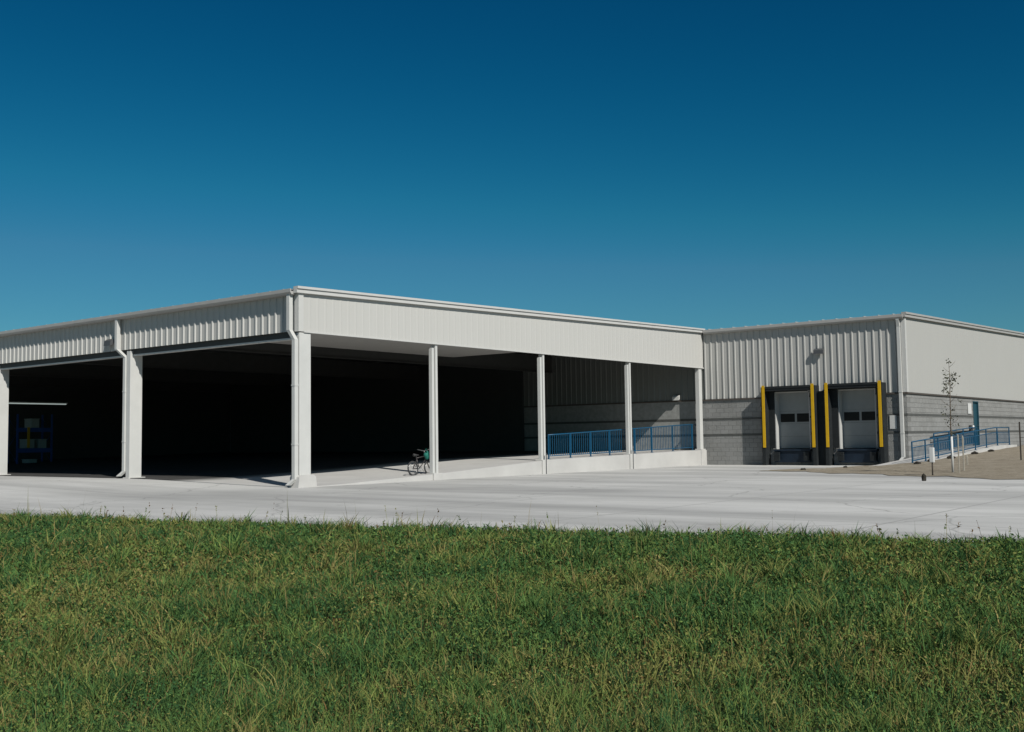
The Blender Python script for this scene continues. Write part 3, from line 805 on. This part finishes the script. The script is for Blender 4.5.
# ------------------------------------------------------------------ grass field
def grass():
    NB = 600000; NL = 420000
    def sample(n, rmin=2.6, rmax=24, pw=1.0):
        r = rmin + (rmax - rmin) * rng.random(n) ** pw
        base = math.atan2(fw.y, fw.x)
        a = base + (rng.random(n) - .5) * R(96)
        x = CAM.x + r * np.cos(a); y = CAM.y + r * np.sin(a)
        ed = np.interp(y, [-80, -40, -28, -20.8, -12, -4.9, 4, 20, 60], [15, 0, -3.9, -6.55, -9.25, -10.35, -11.5, -12.9, -15.3]) + .10 * np.sin(y * 1.7) + .07 * np.sin(y * 4.3 + 1)
        # ragged edge, a few tufts creeping over the concrete
        k = x < ed + .02 + .10 * rng.random(n) ** 4
        return x[k], y[k], r[k], ed[k]
    # smooth random field for patches
    G = 96; grid = {s: rng.random((G, G)) for s in (1, 2, 3, 4)}
    def vn(x, y, sc, s):
        u = (x * sc) % (G - 1); v = (y * sc) % (G - 1); i = u.astype(int); j = v.astype(int)
        fu = u - i; fv = v - j; fu = fu * fu * (3 - 2 * fu); fv = fv * fv * (3 - 2 * fv); g = grid[s]
        return (g[i, j] * (1 - fu) + g[i + 1, j] * fu) * (1 - fv) + (g[i, j + 1] * (1 - fu) + g[i + 1, j + 1] * fu) * fv
    def fz(x, y, ed):
        d = ed - x; s = lambda a, b, t: (lambda q_: q_ * q_ * (3 - 2 * q_))(np.clip((t - a) / (b - a), 0, 1))
        z = -.03 - .34 * s(.2, 9, d) + .03 * np.sin(x * 1.3 + y * .7) * s(0, 3, d)
        return np.where(d < 0, .0, z) - .01
    pal = np.array([(.038, .094, .034), (.078, .152, .044), (.138, .200, .052), (.205, .215, .064), (.25, .22, .080), (.28, .22, .09), (.19, .115, .045)])
    def colours(x, y, n, dryb=0.):
        rc = np.hypot(x - CAM.x, y - CAM.y); az = np.arctan2(y - CAM.y, x - CAM.x) - math.atan2(fw.y, fw.x)
        dry = .6 * vn(x, y, .55, 1) + .4 * vn(x, y, 1.7, 2) + dryb + .10 * np.clip((8.5 - rc) / 4, 0, 1) + .06 * np.clip(az / .4, -1, 1)
        lush = .6 * vn(x, y, .5, 3) + .4 * vn(x, y, 1.6, 4)
        t = rng.random(n)
        p = np.clip((dry - .40) * 2.2, .04, .62)
        idx = np.where(t < p, rng.choice([3, 4, 5, 6], n, p=[.62, .22, .08, .08]), rng.choice([0, 1, 2, 3], n, p=[.27, .36, .27, .10]))
        idx = np.where((rng.random(n) < np.clip((lush - .48) * 3.0, 0, .8)) & (idx < 5), rng.choice([0, 1], n), idx)
        c = pal[idx] * (.75 + .5 * rng.random((n, 1)))
        return c, lush, dry
    # blades: 5 verts (two quads' worth narrowed into quad + triangle)
    x, y, r, ed = sample(NB, pw=1.0); n = len(x)
    c, lush, dry = colours(x, y, n)
    # gather the blades partly into tufts: coarse clumps with gaps between
    nt_ = 5200; tx, ty, tr_, te = sample(nt_, rmax=23); nt_ = len(tx)
    pick = np.where(rng.random(n) < .42)[0]
    # nearest tuft by radius sorting keeps the density falling with distance
    order = np.argsort(tr_); which = order[np.clip((np.searchsorted(tr_[order], r[pick]) + rng.integers(-30, 30, len(pick))), 0, nt_ - 1)]
    x[pick] = tx[which] + rng.normal(0, .045, len(pick)); y[pick] = ty[which] + rng.normal(0, .045, len(pick))
    ed[pick] = te[which]; intuft = np.zeros(n, bool); intuft[pick] = True
    tcol = rng.choice([0, 0, 1, 1, 1, 2, 2, 3, 3, 4], nt_); tmul = .8 + .4 * rng.random(nt_)
    c[pick] = np.where(rng.random((len(pick), 1)) < .75, pal[tcol[which]] * tmul[which][:, None] * (.8 + .4 * rng.random((len(pick), 1))), c[pick])
    h = (.055 + .095 * rng.random(n) ** 1.6) * (.55 + .9 * lush)
    tall = rng.random(n) < .006; h = np.where(tall, h * 1.8 + .05, h); c[tall] = pal[rng.choice([3, 4, 5], tall.sum())] * .9
    h *= .60 + .80 * vn(x, y, 2.3, 2)
    th = .85 + 1.05 * rng.random(nt_) ** 2; h[pick] *= th[which]
    w = (.0026 + .0018 * rng.random(n)) * np.clip(r / 7, .8, 2.2)
    w = np.where(tall, w * .6, w)
    a = rng.random(n) * 2 * np.pi; la = rng.random(n) * 2 * np.pi; lean = h * (.2 + 1.0 * rng.random(n)); lean = np.where(tall, h * .25 * rng.random(n), lean)
    z = fz(x, y, ed)
    V = np.zeros((n, 5, 3), np.float32)
    dx, dy = np.cos(a) * w, np.sin(a) * w; lx, ly = np.cos(la) * lean, np.sin(la) * lean
    V[:, 0] = np.stack([x - dx, y - dy, z], 1); V[:, 1] = np.stack([x + dx, y + dy, z], 1)
    V[:, 2] = np.stack([x + dx * .8 + lx * .35, y + dy * .8 + ly * .35, z + h * .6], 1)
    V[:, 3] = np.stack([x - dx * .8 + lx * .35, y - dy * .8 + ly * .35, z + h * .6], 1)
    V[:, 4] = np.stack([x + lx, y + ly, z + h], 1)
    # leaflets: rhombi at random heights (clover / alfalfa-like weeds)
    x2, y2, r2, ed2 = sample(NL, pw=1.0); n2 = len(x2)
    c2, lush2, dry2 = colours(x2, y2, n2, -.12)
    z2 = fz(x2, y2, ed2) + (.015 + .115 * rng.random(n2)) * (.65 + .55 * lush2) * np.clip((ed2 - x2 + .5) / .9, .7, 1)
    L = (.007 + .009 * rng.random(n2)) * np.clip(r2 / 8, .8, 2.0)
    d1 = rng.normal(size=(n2, 3)); d1[:, 2] *= .6; d1 /= np.linalg.norm(d1, axis=1)[:, None]
    d2 = rng.normal(size=(n2, 3)); d2 -= d1 * (d1 * d2).sum(1)[:, None]; d2 /= np.linalg.norm(d2, axis=1)[:, None]
    P0 = np.stack([x2, y2, z2], 1); W = np.zeros((n2, 4, 3), np.float32)
    W[:, 0] = P0; W[:, 1] = P0 + d1 * L[:, None] + d2 * (L * .5)[:, None]; W[:, 2] = P0 + d1 * (2 * L)[:, None]; W[:, 3] = P0 + d1 * L[:, None] - d2 * (L * .5)[:, None]
    # tall seed stalks, thin, mostly along the edge
    NS = 560
    ys = rng.uniform(-34, 14, NS); es = np.interp(ys, [-80, -40, -28, -20.8, -12, -4.9, 4, 20, 60], [15, 0, -3.9, -6.55, -9.25, -10.35, -11.5, -12.9, -15.3])
    xs = es - .1 - rng.random(NS) ** 2.6 * 8
    zs = fz(xs, ys, es); hs = .15 + .30 * rng.random(NS) ** 2.6
    S = []; SC = []
    for i in range(NS):
        ww = .003; an = rng.random() * 6.28; bx, by = math.cos(an) * ww, math.sin(an) * ww; tx, ty = rng.normal(0, .12, 2) * hs[i]
        S.append([(xs[i] - bx, ys[i] - by, zs[i]), (xs[i] + bx, ys[i] + by, zs[i]), (xs[i] + tx + bx * .5, ys[i] + ty + by * .5, zs[i] + hs[i]), (xs[i] + tx - bx * .5, ys[i] + ty - by * .5, zs[i] + hs[i])])
        col = pal[rng.choice([2, 3, 4, 6])]; SC.append(col)
        for k in range(rng.integers(5, 13)):
            t = 1 - .3 * rng.random(); px, py, pz = xs[i] + tx * t, ys[i] + ty * t, zs[i] + hs[i] * t
            e = rng.normal(0, .011, 3); f_ = rng.normal(0, .008, 3)
            S.append([(px, py, pz), (px + e[0], py + e[1], pz + abs(e[2])), (px + e[0] + f_[0], py + e[1] + f_[1], pz + abs(e[2]) + .008), (px + f_[0], py + f_[1], pz + .006)]); SC.append(col * .8)
    S = np.array(S, np.float32); SC = np.array(SC)
    nv5 = n * 5; nS = len(S)
    verts = np.concatenate([V.reshape(-1, 3), W.reshape(-1, 3), S.reshape(-1, 3)])
    b5 = (np.arange(n) * 5)[:, None]
    quads = np.concatenate([b5 + np.array([0, 1, 2, 3]), nv5 + np.arange((n2 + nS) * 4).reshape(-1, 4)])
    tris = b5 + np.array([3, 2, 4])
    loops = np.concatenate([quads.ravel(), tris.ravel()]).astype(np.int32)
    nq, ntri = len(quads), len(tris)
    starts = np.concatenate([np.arange(nq) * 4, nq * 4 + np.arange(ntri) * 3]).astype(np.int32)
    me = bpy.data.meshes.new('grass'); me.vertices.add(len(verts)); me.vertices.foreach_set('co', verts.ravel())
    me.loops.add(len(loops)); me.loops.foreach_set('vertex_index', loops)
    me.polygons.add(nq + ntri); me.polygons.foreach_set('loop_start', starts)
    me.update(calc_edges=True)
    at = me.attributes.new('tone', 'FLOAT_COLOR', 'POINT')
    cc = np.concatenate([np.repeat(c, 5, 0), np.repeat(c2, 4, 0), np.repeat(SC, 4, 0)])
    cc = np.concatenate([cc, np.ones((len(cc), 1))], 1).astype(np.float32)
    at.data.foreach_set('color', cc.ravel())
    me.materials.append(M['grass'])
    o = bpy.data.objects.new('grass', me); COL.objects.link(o)
    tag(o, kind='stuff')
    o['label'] = 'rough green and straw-coloured weedy grass in the foreground'; o['category'] = 'grass'
grass()

# ------------------------------------------------------------------ light
sv = Vector((-.42, -1.0, .90)).normalized()
el = math.asin(sv.z); rotz = math.atan2(sv.x, sv.y)
w = bpy.data.worlds.new('World'); scn.world = w; w.use_nodes = True; nt = w.node_tree
bg = nt.nodes['Background']; sky = nt.nodes.new('ShaderNodeTexSky'); sky.sky_type = 'NISHITA'; sky.sun_disc = False
sky.sun_elevation = el; sky.sun_rotation = rotz; sky.air_density = 1.0; sky.dust_density = .15; sky.ozone_density = 3.0
hs = nt.nodes.new('ShaderNodeHueSaturation'); hs.inputs['Saturation'].default_value = 1.25; hs.inputs['Hue'].default_value = .485
nt.links.new(sky.outputs[0], hs.inputs['Color']); 
sep = nt.nodes.new('ShaderNodeSeparateColor'); cmb = nt.nodes.new('ShaderNodeCombineColor'); nt.links.new(hs.outputs[0], sep.inputs[0])
for ch, g_, A_ in (('Red', 3.0, 34.2), ('Green', 1.58, 2.12), ('Blue', 1.38, 1.45)):     # polarised, saturated film sky
    m1 = N(nt, 'ShaderNodeMath', operation='MULTIPLY'); m1.inputs[1].default_value = .05
    m2 = N(nt, 'ShaderNodeMath', operation='POWER'); m2.inputs[1].default_value = g_
    m3 = N(nt, 'ShaderNodeMath', operation='MULTIPLY'); m3.inputs[1].default_value = A_
    m4 = N(nt, 'ShaderNodeMath', operation='MINIMUM'); m6 = N(nt, 'ShaderNodeMath', operation='MULTIPLY'); m6.inputs[1].default_value = {'Red': .40, 'Green': .83, 'Blue': .97}[ch]; nt.links.new(m1.outputs[0], m6.inputs[0]); m5 = N(nt, 'ShaderNodeMath', operation='MULTIPLY'); m5.inputs[1].default_value = 20
    nt.links.new(sep.outputs[ch], m1.inputs[0]); nt.links.new(m1.outputs[0], m2.inputs[0]); nt.links.new(m2.outputs[0], m3.inputs[0])
    nt.links.new(m3.outputs[0], m4.inputs[0]); nt.links.new(m6.outputs[0], m4.inputs[1]); nt.links.new(m4.outputs[0], m5.inputs[0]); nt.links.new(m5.outputs[0], cmb.inputs[ch])
nt.links.new(cmb.outputs[0], bg.inputs['Color'])
bg.inputs['Strength'].default_value = .05
sun = bpy.data.lights.new('sun', 'SUN'); sun.energy = 5.0; sun.angle = R(.53); sun.color = (1, .965, .90)
so = bpy.data.objects.new('sun', sun); COL.objects.link(so); so.rotation_euler = sv.to_track_quat('Z', 'Y').to_euler()
vs = scn.view_settings; vs.view_transform = 'Standard'; vs.look = 'None'; vs.exposure = 0; vs.gamma = 1
scn.render.resolution_x = 1024; scn.render.resolution_y = 732
